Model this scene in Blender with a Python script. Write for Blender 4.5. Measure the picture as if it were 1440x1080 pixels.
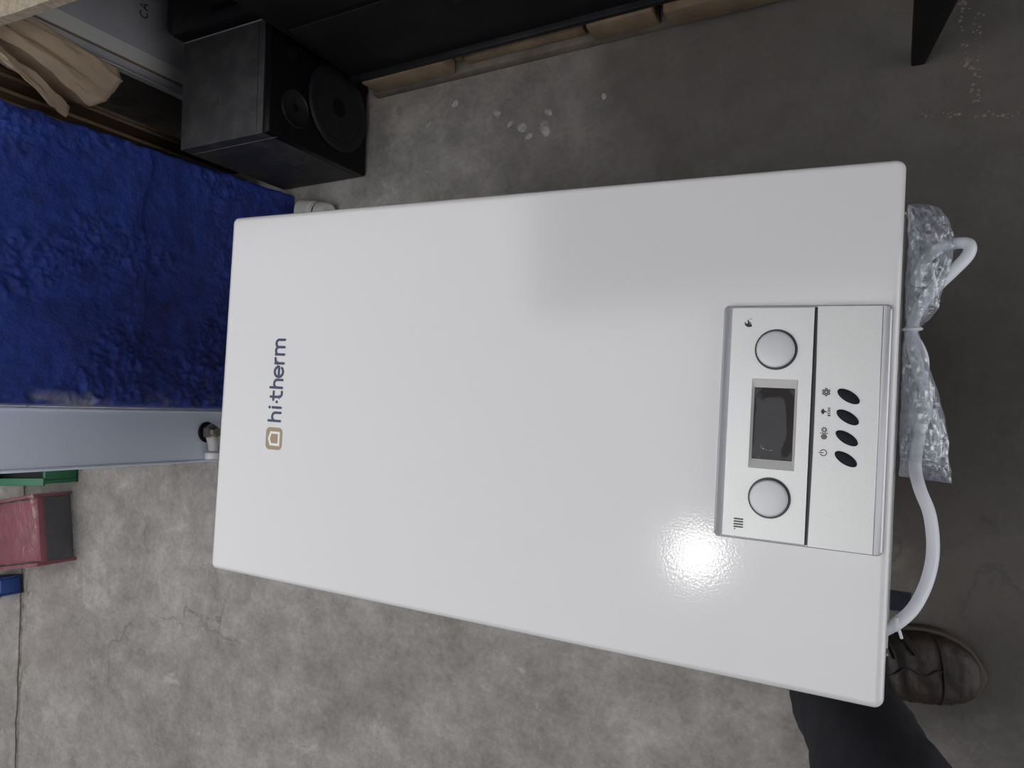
import bpy, bmesh, math, random
from mathutils import Vector, Matrix, noise

for o in list(bpy.data.objects):
    bpy.data.objects.remove(o)
SC = bpy.context.scene
COL = SC.collection
PI = math.pi
random.seed(7)

# ------------------------------------------------------------------ camera
F_PX = 1050.0                       # focal length in pixels of a 1440 x 1080 frame
CAM_H = 1.22
down = Vector((1255.0 - 720.0, -(595.0 - 540.0), -F_PX)).normalized()   # gravity seen from the phone
Zc = -down
Xc = (Vector((1, 0, 0)) - Zc * Zc.x).normalized()
Yc = Zc.cross(Xc)
cam_data = bpy.data.cameras.new('camera')
cam = bpy.data.objects.new('camera', cam_data)
COL.objects.link(cam)
cam_data.sensor_fit = 'HORIZONTAL'
cam_data.sensor_width = 36.0
cam_data.lens = F_PX / 1440.0 * 36.0
cam_data.clip_start = 0.02
M3 = Matrix((Xc, Yc, Zc))
cam.matrix_world = Matrix.Translation((0, 0, CAM_H)) @ M3.to_4x4()
SC.camera = cam

# ------------------------------------------------------------------ world and exposure
w = bpy.data.worlds.new('world')
SC.world = w
w.use_nodes = True
bg = w.node_tree.nodes['Background']
bg.inputs[0].default_value = (0.985, 0.99, 1.03, 1)      # overcast sky above the open roof light
bg.inputs[1].default_value = 2.3
SC.view_settings.view_transform = 'Standard'
SC.view_settings.look = 'None'
SC.view_settings.gamma = 1.0
SC.view_settings.use_curve_mapping = False
SC.view_settings.exposure = -0.06
BULB_MAIN = 330.0

# ------------------------------------------------------------------ materials
MATS = {}
def _inp(n, *names):
    for k in names:
        if k in n.inputs:
            return n.inputs[k]

def mat(name, col, rough=0.5, metal=0.0, col2=None, scale=20.0, lo=0.35, hi=0.65, detail=6.0,
        bump=0.0, bscale=200.0, coat=0.0, spec=0.5, emit=None, estr=0.0, alpha=None, bdist=0.002):
    if name in MATS:
        return MATS[name]
    m = bpy.data.materials.new(name)
    m.use_nodes = True
    nt = m.node_tree
    b = nt.nodes['Principled BSDF']
    b.inputs['Base Color'].default_value = (*col, 1)
    b.inputs['Roughness'].default_value = rough
    b.inputs['Metallic'].default_value = metal
    _inp(b, 'Specular IOR Level', 'Specular').default_value = spec
    if coat:
        _inp(b, 'Coat Weight', 'Clearcoat').default_value = coat
        _inp(b, 'Coat Roughness', 'Clearcoat Roughness').default_value = 0.06
    if emit:
        _inp(b, 'Emission Color', 'Emission').default_value = (*emit, 1)
        b.inputs['Emission Strength'].default_value = estr
    tc = nt.nodes.new('ShaderNodeTexCoord')
    if col2 is not None:
        n = nt.nodes.new('ShaderNodeTexNoise')
        n.inputs['Scale'].default_value = scale
        n.inputs['Detail'].default_value = detail
        n.inputs['Roughness'].default_value = 0.62
        nt.links.new(tc.outputs['Object'], n.inputs['Vector'])
        r = nt.nodes.new('ShaderNodeValToRGB')
        r.color_ramp.elements[0].position = lo
        r.color_ramp.elements[1].position = hi
        r.color_ramp.elements[0].color = (*col, 1)
        r.color_ramp.elements[1].color = (*col2, 1)
        nt.links.new(n.outputs['Fac'], r.inputs['Fac'])
        nt.links.new(r.outputs['Color'], b.inputs['Base Color'])
    if bump:
        n2 = nt.nodes.new('ShaderNodeTexNoise')
        n2.inputs['Scale'].default_value = bscale
        n2.inputs['Detail'].default_value = 3.0
        nt.links.new(tc.outputs['Object'], n2.inputs['Vector'])
        bp = nt.nodes.new('ShaderNodeBump')
        bp.inputs['Strength'].default_value = bump
        bp.inputs['Distance'].default_value = bdist
        nt.links.new(n2.outputs['Fac'], bp.inputs['Height'])
        nt.links.new(bp.outputs['Normal'], b.inputs['Normal'])
    MATS[name] = m
    return m

def film_mat(name, clear=0.75, tint=(0.9, 0.92, 0.95), milk=0.12, rough=0.12, bump=0.6, bscale=60.0):
    m = bpy.data.materials.new(name)
    m.use_nodes = True
    nt = m.node_tree
    for n in list(nt.nodes):
        if n.type != 'OUTPUT_MATERIAL':
            nt.nodes.remove(n)
    out = [n for n in nt.nodes if n.type == 'OUTPUT_MATERIAL'][0]
    tr = nt.nodes.new('ShaderNodeBsdfTransparent'); tr.inputs[0].default_value = (*tint, 1)
    gl = nt.nodes.new('ShaderNodeBsdfGlossy'); gl.inputs['Roughness'].default_value = rough
    gl.inputs['Color'].default_value = (0.95, 0.97, 1, 1)
    df = nt.nodes.new('ShaderNodeBsdfDiffuse'); df.inputs['Color'].default_value = (0.85, 0.87, 0.9, 1)
    tl = nt.nodes.new('ShaderNodeBsdfTranslucent'); tl.inputs['Color'].default_value = (0.85, 0.87, 0.9, 1)
    m0 = nt.nodes.new('ShaderNodeMixShader'); m0.inputs[0].default_value = 0.5
    m1 = nt.nodes.new('ShaderNodeMixShader'); m1.inputs[0].default_value = milk
    m2 = nt.nodes.new('ShaderNodeMixShader'); m2.inputs[0].default_value = 1 - clear
    tc = nt.nodes.new('ShaderNodeTexCoord')
    n2 = nt.nodes.new('ShaderNodeTexNoise'); n2.inputs['Scale'].default_value = bscale
    n2.inputs['Detail'].default_value = 4.0
    n2.inputs['Distortion'].default_value = 1.5
    bp = nt.nodes.new('ShaderNodeBump'); bp.inputs['Strength'].default_value = bump
    bp.inputs['Distance'].default_value = 0.004
    L = nt.links.new
    L(tc.outputs['Object'], n2.inputs['Vector']); L(n2.outputs['Fac'], bp.inputs['Height'])
    for s in (gl, df, tl):
        L(bp.outputs['Normal'], s.inputs['Normal'])
    L(df.outputs[0], m0.inputs[1]); L(tl.outputs[0], m0.inputs[2])
    L(tr.outputs[0], m1.inputs[1]); L(m0.outputs[0], m1.inputs[2])
    L(m1.outputs[0], m2.inputs[1]); L(gl.outputs[0], m2.inputs[2])
    L(m2.outputs[0], out.inputs['Surface'])
    MATS[name] = m
    return m

def concrete_mat():
    m = bpy.data.materials.new('concrete')
    m.use_nodes = True
    nt = m.node_tree; L = nt.links.new
    b = nt.nodes['Principled BSDF']
    tc = nt.nodes.new('ShaderNodeNewGeometry')
    def nz(scale, detail=6, rough=0.6, dist=0.0):
        n = nt.nodes.new('ShaderNodeTexNoise')
        n.inputs['Scale'].default_value = scale; n.inputs['Detail'].default_value = detail
        n.inputs['Roughness'].default_value = rough; n.inputs['Distortion'].default_value = dist
        L(tc.outputs['Position'], n.inputs['Vector'])
        return n.outputs['Fac']
    def ramp(fac, stops):
        r = nt.nodes.new('ShaderNodeValToRGB')
        cr = r.color_ramp
        while len(cr.elements) < len(stops):
            cr.elements.new(0.5)
        for e, (p, c) in zip(cr.elements, stops):
            e.position = p; e.color = (*c, 1) if len(c) == 3 else c
        L(fac, r.inputs['Fac'])
        return r.outputs['Color']
    def mix(fac, a, c, kind='MIX'):
        x = nt.nodes.new('ShaderNodeMix'); x.data_type = 'RGBA'; x.blend_type = kind
        if isinstance(fac, float): x.inputs[0].default_value = fac
        else: L(fac, x.inputs[0])
        for s, i in ((a, 6), (c, 7)):
            if isinstance(s, tuple): x.inputs[i].default_value = (*s, 1)
            else: L(s, x.inputs[i])
        return x.outputs[2]
    base = ramp(nz(3.2, 10, 0.66, 0.15), [(0.30, (0.222, 0.206, 0.188)), (0.52, (0.325, 0.307, 0.285)), (0.72, (0.420, 0.400, 0.374))])
    fine = ramp(nz(95, 8, 0.75), [(0.25, (0.66, 0.66, 0.66)), (0.75, (1.22, 1.22, 1.20))])
    c = mix(0.8, base, fine, 'MULTIPLY')
    mid = ramp(nz(17, 9, 0.72, 0.2), [(0.36, (0.68, 0.68, 0.68)), (0.64, (1.22, 1.21, 1.19))])
    c = mix(0.75, c, mid, 'MULTIPLY')
    # pale lime stains and crumbs
    st = ramp(nz(9.5, 10, 0.74, 0.5), [(0.600, (0, 0, 0)), (0.72, (1, 1, 1))])
    c = mix(st, c, (0.48, 0.465, 0.435))
    fl = ramp(nz(48, 5, 0.7, 0.4), [(0.70, (0, 0, 0)), (0.76, (1, 1, 1))])
    c = mix(fl, c, (0.52, 0.50, 0.465))
    # rusty tint
    rs = ramp(nz(2.4, 4, 0.5), [(0.56, (0, 0, 0)), (0.75, (0.45, 0.45, 0.45))])
    c = mix(rs, c, (0.275, 0.215, 0.198))
    # oily grime on the slab, deepened to paint shade towards right and bench side
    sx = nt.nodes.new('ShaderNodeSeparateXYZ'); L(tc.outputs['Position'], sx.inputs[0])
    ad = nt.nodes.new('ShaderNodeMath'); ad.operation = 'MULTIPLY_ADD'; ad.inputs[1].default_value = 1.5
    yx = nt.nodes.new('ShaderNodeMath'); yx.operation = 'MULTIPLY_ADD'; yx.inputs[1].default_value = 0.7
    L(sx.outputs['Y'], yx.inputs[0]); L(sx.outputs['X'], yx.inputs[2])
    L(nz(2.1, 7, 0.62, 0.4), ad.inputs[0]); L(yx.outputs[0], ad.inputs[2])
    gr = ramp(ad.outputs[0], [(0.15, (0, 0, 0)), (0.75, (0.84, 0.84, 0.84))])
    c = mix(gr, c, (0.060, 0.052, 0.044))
    # hairline cracks
    vo = nt.nodes.new('ShaderNodeTexVoronoi'); vo.feature = 'DISTANCE_TO_EDGE'
    vo.inputs['Scale'].default_value = 1.7
    wv = nt.nodes.new('ShaderNodeVectorMath'); wv.operation = 'ADD'
    nn = nt.nodes.new('ShaderNodeTexNoise'); nn.inputs['Scale'].default_value = 5.0; nn.inputs['Detail'].default_value = 6
    L(tc.outputs['Position'], nn.inputs['Vector'])
    sc_ = nt.nodes.new('ShaderNodeVectorMath'); sc_.operation = 'SCALE'; sc_.inputs[3].default_value = 0.35
    L(nn.outputs['Color'], sc_.inputs[0])
    L(tc.outputs['Position'], wv.inputs[0]); L(sc_.outputs[0], wv.inputs[1])
    L(wv.outputs[0], vo.inputs['Vector'])
    ck = ramp(vo.outputs['Distance'], [(0.0, (1, 1, 1)), (0.0055, (0, 0, 0))])
    gate = ramp(nz(2.7, 3, 0.5), [(0.50, (0, 0, 0)), (0.60, (0.55, 0.55, 0.55))])
    ckg = mix(1.0, ck, gate, 'MULTIPLY')
    c = mix(ckg, c, (0.06, 0.057, 0.052))
    L(c, b.inputs['Base Color'])
    b.inputs['Roughness'].default_value = 0.72
    bp = nt.nodes.new('ShaderNodeBump'); bp.inputs['Strength'].default_value = 0.35; bp.inputs['Distance'].default_value = 0.004
    L(nz(38, 8, 0.7, 0.5), bp.inputs['Height'])
    L(bp.outputs['Normal'], b.inputs['Normal'])
    MATS['concrete'] = m
    return m

def paint_mat():
    """thick blue wall paint over rough plaster, chipped pale along broken edges"""
    m = bpy.data.materials.new('blue_paint'); m.use_nodes = True
    nt = m.node_tree; L = nt.links.new
    b = nt.nodes['Principled BSDF']
    g = nt.nodes.new('ShaderNodeNewGeometry')
    n = nt.nodes.new('ShaderNodeTexNoise'); n.inputs['Scale'].default_value = 26; n.inputs['Detail'].default_value = 7
    n.inputs['Roughness'].default_value = 0.65
    L(g.outputs['Position'], n.inputs['Vector'])
    r = nt.nodes.new('ShaderNodeValToRGB')
    r.color_ramp.elements[0].position = 0.3; r.color_ramp.elements[0].color = (0.011, 0.026, 0.18, 1)
    r.color_ramp.elements[1].position = 0.72; r.color_ramp.elements[1].color = (0.024, 0.065, 0.40, 1)
    L(n.outputs['Fac'], r.inputs['Fac'])
    # chips: stored per vertex where the plaster edge is broken off
    at = nt.nodes.new('ShaderNodeAttribute'); at.attribute_name = 'chip'
    mx = nt.nodes.new('ShaderNodeMix'); mx.data_type = 'RGBA'
    L(at.outputs['Fac'], mx.inputs[0]); L(r.outputs['Color'], mx.inputs[6])
    mx.inputs[7].default_value = (0.30, 0.31, 0.40, 1)
    L(mx.outputs[2], b.inputs['Base Color'])
    b.inputs['Roughness'].default_value = 0.36
    n2 = nt.nodes.new('ShaderNodeTexNoise'); n2.inputs['Scale'].default_value = 210; n2.inputs['Detail'].default_value = 7; n2.inputs['Roughness'].default_value = 0.7
    L(g.outputs['Position'], n2.inputs['Vector'])
    bp = nt.nodes.new('ShaderNodeBump'); bp.inputs['Strength'].default_value = 0.8; bp.inputs['Distance'].default_value = 0.003
    L(n2.outputs['Fac'], bp.inputs['Height']); L(bp.outputs['Normal'], b.inputs['Normal'])
    MATS['blue_paint'] = m
    return m

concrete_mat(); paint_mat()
mat('joint_dust', (0.30, 0.285, 0.25), 0.9, col2=(0.12, 0.11, 0.10), scale=60)
mat('ceiling_paint', (0.26, 0.26, 0.27), 0.85, col2=(0.22, 0.22, 0.23), scale=3)
mat('wall_plaster', (0.27, 0.28, 0.30), 0.85, col2=(0.21, 0.22, 0.24), scale=6, bump=0.3, bscale=60)
mat('enamel', (0.685, 0.68, 0.67), 0.115, bump=0.05, bscale=420, spec=0.6, bdist=0.0012)
mat('enamel_side', (0.76, 0.76, 0.75), 0.28)
mat('galvanised', (0.55, 0.56, 0.57), 0.35, 0.9, col2=(0.42, 0.43, 0.45), scale=40)
mat('silver', (0.60, 0.60, 0.585), 0.38, 0.30, col2=(0.66, 0.66, 0.645), scale=1500, detail=2, bump=0.08, bscale=2500)
mat('silver_frame', (0.50, 0.50, 0.52), 0.33, 0.55)
mat('silver_strip', (0.50, 0.495, 0.51), 0.40, 0.15)
mat('knob_silver', (0.52, 0.525, 0.53), 0.42, 0.25)
mat('gap_shade', (0.018, 0.018, 0.022), 0.4)  # near-black standing in for shade inside narrow gaps
mat('rubber_black', (0.007, 0.008, 0.013), 0.6, spec=0.2, bump=0.1, bscale=1500)
mat('ink_black', (0.012, 0.012, 0.014), 0.5)
mat('ink_grey', (0.07, 0.068, 0.075), 0.5)
mat('ink_navy', (0.022, 0.030, 0.095), 0.45)
mat('ink_gold', (0.31, 0.225, 0.125), 0.38, 0.1)
mat('ink_white', (0.85, 0.84, 0.80), 0.4)
mat('screen', (0.024, 0.018, 0.015), 0.3, spec=0.12, col2=(0.032, 0.025, 0.022), scale=30)
mat('recess', (0.62, 0.61, 0.59), 0.35, 0.1)
mat('cable_white', (0.74, 0.75, 0.80), 0.45)
mat('hose_dark', (0.11, 0.12, 0.145), 0.45)
mat('tie_white', (0.78, 0.78, 0.80), 0.4)
film_mat('bag_film', clear=0.80, milk=0.20, rough=0.17, bump=1.0, bscale=55)
film_mat('wrap_film', clear=0.94, milk=0.07, rough=0.2, bump=0.8, bscale=40)
film_mat('screen_film', clear=0.986, milk=0.002, rough=0.09, bump=0.15, bscale=40)
mat('carton', (0.15, 0.10, 0.058), 0.85, col2=(0.20, 0.135, 0.08), scale=14)
mat('carton_edge', (0.33, 0.23, 0.13), 0.9, col2=(0.16, 0.10, 0.06), scale=300)
mat('carton_white', (0.56, 0.55, 0.58), 0.6, col2=(0.48, 0.47, 0.50), scale=9)
mat('carton_shaded', (0.075, 0.066, 0.062), 0.7, col2=(0.13, 0.12, 0.115), scale=12)  # shaded tone of the white carton's side
mat('tape_clear', (0.70, 0.72, 0.80), 0.18)
mat('kraft', (0.58, 0.44, 0.31), 0.7, col2=(0.50, 0.37, 0.255), scale=16, bump=0.25, bscale=120)
mat('chipboard', (0.52, 0.44, 0.33), 0.8, col2=(0.36, 0.29, 0.205), scale=130, detail=4, bump=0.3, bscale=180)
mat('black_plastic', (0.008, 0.008, 0.010), 0.42, spec=0.25, col2=(0.019, 0.018, 0.019), scale=34, lo=0.45, hi=0.8, bump=0.12, bscale=500)
mat('black_dusty', (0.022, 0.022, 0.024), 0.6, col2=(0.085, 0.083, 0.080), scale=22, lo=0.46, hi=0.95, detail=14, bump=0.15, bscale=400)
mat('black_gloss', (0.004, 0.004, 0.005), 0.35, spec=0.12)
mat('black_cone', (0.004, 0.004, 0.005), 0.7, spec=0.1)
mat('scuff', (0.20, 0.20, 0.22), 0.7)
mat('scuff_dull', (0.075, 0.078, 0.09), 0.7, col2=(0.035, 0.035, 0.04), scale=90)
mat('black_steel', (0.005, 0.005, 0.006), 0.6, spec=0.2, col2=(0.010, 0.0095, 0.009), scale=12, bump=0.1, bscale=200)
mat('timber', (0.19, 0.135, 0.080), 0.8, col2=(0.135, 0.085, 0.05), scale=18, detail=8, bump=0.4, bscale=90)
mat('timber_pale', (0.23, 0.165, 0.10), 0.8, col2=(0.15, 0.10, 0.062), scale=22, detail=8, bump=0.4, bscale=90)
mat('timber_grey', (0.155, 0.135, 0.112), 0.85, col2=(0.095, 0.08, 0.065), scale=24, detail=8, bump=0.4, bscale=90)
mat('radiator_white', (0.82, 0.89, 0.99), 0.30)
mat('brass_nickel', (0.36, 0.33, 0.28), 0.3, 0.9, col2=(0.24, 0.2, 0.16), scale=60)
mat('pvc_white', (0.66, 0.66, 0.60), 0.45, col2=(0.52, 0.52, 0.46), scale=30)
mat('crate_red', (0.27, 0.016, 0.027), 0.42, col2=(0.20, 0.013, 0.022), scale=12)
mat('crate_green', (0.02, 0.15, 0.065), 0.45)
mat('crate_blue', (0.02, 0.065, 0.27), 0.45)
mat('crate_dark', (0.020, 0.021, 0.024), 0.6)
mat('crumb', (0.34, 0.33, 0.30), 0.9, col2=(0.22, 0.21, 0.195), scale=80)
mat('crumb_stain', (0.21, 0.195, 0.175), 0.9, col2=(0.13, 0.10, 0.09), scale=60)
mat('denim_dark', (0.010, 0.011, 0.016), 0.9, col2=(0.018, 0.019, 0.026), scale=60, bump=0.35, bscale=700)
mat('boot_leather', (0.040, 0.026, 0.019), 0.6, col2=(0.014, 0.009, 0.007), scale=26, detail=8, bump=0.5, bscale=120)
mat('boot_dark', (0.022, 0.016, 0.014), 0.65)
mat('boot_sole', (0.085, 0.072, 0.058), 0.8)
mat('bulb', (1, 1, 1), 0.4, emit=(1.0, 0.985, 0.96), estr=BULB_MAIN)
mat('socket_white', (0.7, 0.7, 0.7), 0.4)

# ------------------------------------------------------------------ builders
class MB:
    """collects shapes and links them as one mesh object"""
    def __init__(self):
        self.v, self.f = [], []
    def add(self, verts, faces):
        k = len(self.v)
        self.v += [tuple(p) for p in verts]
        self.f += [tuple(i + k for i in fc) for fc in faces]
        return self
    def box(self, x0, x1, y0, y1, z0, z1):
        return self.add([(x0, y0, z0), (x1, y0, z0), (x1, y1, z0), (x0, y1, z0), (x0, y0, z1), (x1, y0, z1), (x1, y1, z1), (x0, y1, z1)],
                        [(3, 2, 1, 0), (4, 5, 6, 7), (0, 1, 5, 4), (1, 2, 6, 5), (2, 3, 7, 6), (3, 0, 4, 7)])
    def rings(self, rs, cap=True, close=True):
        n = len(rs[0]); vs = [p for r in rs for p in r]; fs = []
        for i in range(len(rs) - 1):
            for j in range(n if close else n - 1):
                a, b = i * n + j, i * n + (j + 1) % n
                fs.append((a, b, b + n, a + n))
        if cap:
            fs.append(tuple(range(n))[::-1]); fs.append(tuple((len(rs) - 1) * n + j for j in range(n)))
        return self.add(vs, fs)
    def prism(self, poly, z0, z1):
        return self.rings([[(x, y, z0) for x, y in poly], [(x, y, z1) for x, y in poly]])
    def tube(self, pts, r, n=10, cap=True):
        pts = [Vector(p) for p in pts]
        rs = r if isinstance(r, (list, tuple)) else [r] * len(pts)
        t0 = (pts[1] - pts[0]).normalized()
        up = Vector((0, 0, 1)) if abs(t0.z) < 0.9 else Vector((1, 0, 0))
        nrm = (up - t0 * up.dot(t0)).normalized()
        rings = []
        for i, p in enumerate(pts):
            a = pts[max(i - 1, 0)]; c = pts[min(i + 1, len(pts) - 1)]
            t = (c - a).normalized()
            nrm = (nrm - t * nrm.dot(t)).normalized()
            bi = t.cross(nrm)
            rings.append([p + (nrm * math.cos(2 * PI * j / n) + bi * math.sin(2 * PI * j / n)) * rs[i] for j in range(n)])
        return self.rings(rings, cap)
    def lathe(self, prof, c=(0, 0, 0), axis='z', n=32):
        """prof: (radius, height) pairs"""
        rings = []
        for r, h in prof:
            ring = []
            for j in range(n):
                a = 2 * PI * j / n
                p, q = r * math.cos(a), r * math.sin(a)
                d = {'z': (p, q, h), 'x': (h, p, q), 'y': (q, h, p)}[axis]
                ring.append((c[0] + d[0], c[1] + d[1], c[2] + d[2]))
            rings.append(ring)
        return self.rings(rings)
    def build(self, name, material, parent=None, smooth=False, bevel=0.0, bseg=2, loc=None, angle=40):
        me = bpy.data.meshes.new(name)
        me.from_pydata(self.v, [], self.f)
        bm = bmesh.new(); bm.from_mesh(me)
        bmesh.ops.remove_doubles(bm, verts=bm.verts, dist=1e-6)
        bmesh.ops.recalc_face_normals(bm, faces=bm.faces)
        if bevel:
            es = [e for e in bm.edges if len(e.link_faces) == 2 and e.calc_face_angle(0) > 0.5]
            bmesh.ops.bevel(bm, geom=es, offset=bevel, segments=bseg, profile=0.5, affect='EDGES', clamp_overlap=True)
        bm.to_mesh(me); bm.free()
        if smooth or bevel:
            for p in me.polygons: p.use_smooth = True
            try: me.set_sharp_from_angle(angle=math.radians(angle))
            except Exception: pass
        me.materials.append(MATS[material])
        o = bpy.data.objects.new(name, me); COL.objects.link(o)
        if parent: o.parent = parent
        if loc: o.location = loc
        return o

def tag(o, label, cat, group=None):
    o['label'] = label; o['category'] = cat
    if group: o['group'] = group
    return o
def thing(name, label, cat, loc=(0, 0, 0), rz=0.0, group=None):
    o = bpy.data.objects.new(name, None); COL.objects.link(o)
    o.empty_display_size = 0.05
    o.location = loc; o.rotation_euler = (0, 0, rz)
    return tag(o, label, cat, group)
def struct(o):
    o['kind'] = 'structure'; return o
def spline(ctrl, n=8):
    """Catmull-Rom through the control points"""
    P = [Vector(p) for p in ctrl]; out = []
    for i in range(len(P) - 1):
        p0, p1, p2, p3 = P[max(i - 1, 0)], P[i], P[i + 1], P[min(i + 2, len(P) - 1)]
        for k in range(n):
            t = k / n
            out.append(0.5 * ((2 * p1) + (p2 - p0) * t + (2 * p0 - 5 * p1 + 4 * p2 - p3) * t * t + (3 * p1 - p0 - 3 * p2 + p3) * t ** 3))
    return out + [P[-1]]
def rrect(x0, x1, y0, y1, r, n=6):
    out = []
    for cx, cy, a0 in ((x1 - r, y1 - r, 0), (x0 + r, y1 - r, PI / 2), (x0 + r, y0 + r, PI), (x1 - r, y0 + r, 1.5 * PI)):
        for k in range(n + 1):
            a = a0 + PI / 2 * k / n
            out.append((cx + r * math.cos(a), cy + r * math.sin(a)))
    return out
def ellipse(cx, cy, a, b, rot=0.0, n=32):
    c, s = math.cos(rot), math.sin(rot)
    return [(cx + a * math.cos(t) * c - b * math.sin(t) * s, cy + a * math.cos(t) * s + b * math.sin(t) * c)
            for t in (2 * PI * k / n for k in range(n))]
def fbm(x, y, z, o=4):
    s, a = 0.0, 1.0
    for k in range(o):
        s += a * noise.noise((x, y, z)); x *= 2.1; y *= 2.1; z *= 2.1; a *= 0.5
    return s

# ================================================================== the setting
fl = struct(MB().box(-6.2, 2.4, -3.0, 3.0, -0.10, -0.004).build('floor', 'joint_dust'))
random.seed(3)
def slab_edge(x, inward):
    pts = []
    y = -3.0
    while y < 3.0:
        pts.append((x + inward * (0.002 + 0.010 * max(0, fbm(y * 14, 3.1 * inward, 0)) ), y)); y += 0.012
    pts.append((x, 3.0))
    return pts
e1 = slab_edge(-2.098, 1)
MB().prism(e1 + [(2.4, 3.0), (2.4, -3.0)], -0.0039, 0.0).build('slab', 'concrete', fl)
e2 = slab_edge(-2.110, -1)
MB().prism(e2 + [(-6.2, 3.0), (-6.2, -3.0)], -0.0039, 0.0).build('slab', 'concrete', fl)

cr = MB(); random.seed(5)
for path, n in (([(0.104, 0.600), (0.103, 0.535), (0.112, 0.500), (0.116, 0.455)], 46), ([(0.050, 0.450), (0.090, 0.440), (0.135, 0.431), (0.180, 0.426)], 34), ([(0.122, 0.590), (0.122, 0.500)], 16)):
    P = spline([(a, b, 0) for a, b in path], 20)
    for k in range(n):
        p = P[random.randrange(len(P))]
        x, y, r = p.x + random.gauss(0, 0.0035), p.y + random.gauss(0, 0.0035), random.uniform(0.0012, 0.0034)
        cr.rings([[(x + r * f * math.cos(a) * random.uniform(0.7, 1.2), y + r * f * math.sin(a) * random.uniform(0.6, 1.1), z) for a in (2 * PI * j / 6 for j in range(6))] for f, z in ((1, 0.0001), (0.6, r * 0.35))])
lc = cr.build('lime_crust', 'crumb_stain', fl); lc['kind'] = 'stuff'
# ceiling slab with an L-shaped roof light open to the sky
RX0, RX1, RY0, RY1 = -5.2, 0.02, -1.75, 1.15
cm = MB()
cm.box(-6.2, RX0, -3.0, 3.0, 2.90, 3.0); cm.box(RX1, 2.4, -3.0, 3.0, 2.90, 3.0)
cm.box(RX0, RX1, -3.0, RY0, 2.90, 3.0); cm.box(RX0, RX1, RY1, 3.0, 2.90, 3.0)
cm.box(-1.40, RX1, 0.48, RY1, 2.90, 3.0)
struct(cm.build('ceiling', 'ceiling_paint'))
struct(MB().box(-6.3, -6.2, -3.0, 3.0, 0.0, 2.90).build('wall_back', 'wall_plaster'))
struct(MB().box(2.4, 2.5, -3.0, -1.70, 0.0, 2.90).box(2.4, 2.5, 0.60, 3.0, 0.0, 2.90).box(2.4, 2.5, -1.70, 0.60, 2.45, 2.90).build('wall_entrance', 'wall_plaster'))   # open doorway
struct(MB().box(-6.2, 2.4, 3.0, 3.1, 0.0, 2.90).build('wall_right', 'wall_plaster'))
struct(MB().box(-6.2, 2.4, -3.1, -3.0, 0.0, 2.90).build('wall_left', 'wall_plaster'))

# blue plastered pier: displaced skin on a box
def blue_pier():
    x0, y0, y1, dep, top = -1.155, 0.0285, 0.498, 0.10, 0.95
    zs = [k * 0.0026 for k in range(0, 262)]
    z = zs[-1]
    while z < top - 0.05:
        z += 0.05; zs.append(min(z, top))
    if zs[-1] < top: zs.append(top)
    ny = 176
    # cross-section path: back-left -> front-left -> front-right -> back-right
    path = [(-dep, y0, 0), (-dep * 0.4, y0, 0)]
    path += [(-dep * 0.12, y0, 0.3), (-0.006, y0, 0.6), (-0.0015, y0 + 0.0015, 1)]
    for k in range(1, ny):
        path.append((0, y0 + 0.003 + (y1 - y0 - 0.006) * k / ny, 1))
    path += [(-0.0015, y1 - 0.0015, 1), (-0.006, y1, 0.6), (-dep * 0.12, y1, 0.3), (-dep * 0.4, y1, 0), (-dep, y1, 0)]
    verts, chip = [], []
    for z in zs:
        for dx, y, wgt in path:
            d = 0.0
            c = 0.0
            if wgt > 0 and z < 0.75:
                lump = fbm(y * 9 + 3, z * 9, 1.7, 3) * 0.0052
                rough = fbm(y * 55, z * 55, 5.2, 3)
                patch = max(0.0, min(1.0, 0.26 + 2.0 * noise.noise((y * 7 + 9, z * 7, 2.2)) + 1.6 * (0.20 - abs(y - 0.14))))
                trowel = noise.noise((y * 20 + z * 34, z * 9 - y * 5, 8.0)) * 0.0018
                dent = noise.noise((y * 170 + 5, z * 170, 7.7))
                d = lump + trowel + rough * (0.0013 + 0.0042 * patch) + max(0, noise.noise((y * 85, z * 85, 3.3)) - 0.18) * 0.011 * patch + dent * (0.0005 + 0.0016 * patch)
                # lower course set back behind the upper one
                st = 0.36 + 0.012 * noise.noise((y * 12, 0, 4))
                d += 0.0035 * max(0.0, min(1.0, (z - st) / 0.006))
                # broken arris beside the radiator
                if y - y0 < 0.026:
                    k = 1 - (y - y0) / 0.026
                    d += -0.004 * k + 0.007 * k * noise.noise((y * 60, z * 44, 1))
                    br = noise.noise((z * 17, 3.3, y * 24)) + 0.5 * noise.noise((z * 60, 7.3, y * 60))
                    br += 0.45 if 0.44 < z < 0.56 else -0.10
                    c = max(0.0, min(1.0, (br - 0.30) * 2.2)) * min(1, k * 1.6) * 0.8
                d *= wgt
            yy = y - 0.040 * min(z, 0.8) * max(0.0, (y - y0) / (y1 - y0)) + (0.004 * noise.noise((z * 30, 1.0, 5.0)) * wgt if (y1 - y) < 0.02 else 0.0)
            verts.append((x0 + dx + d, yy, z)); chip.append(c)
    n = len(path); faces = []
    for i in range(len(zs) - 1):
        for j in range(n - 1):
            a = i * n + j
            faces.append((a, a + 1, a + n + 1, a + n))
        faces.append((i * n + n - 1, i * n, (i + 1) * n, (i + 1) * n + n - 1))
    faces.append(tuple((len(zs) - 1) * n + j for j in range(n)))
    me = bpy.data.meshes.new('wall_front')
    me.from_pydata(verts, [], faces)
    a = me.attributes.new('chip', 'FLOAT', 'POINT')
    a.data.foreach_set('value', chip)
    for p in me.polygons: p.use_smooth = True
    bm = bmesh.new(); bm.from_mesh(me); bmesh.ops.recalc_face_normals(bm, faces=bm.faces); bm.to_mesh(me); bm.free()
    me.materials.append(MATS['blue_paint'])
    o = bpy.data.objects.new('wall_front', me); COL.objects.link(o)
    return struct(o)
blue_pier()

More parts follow.
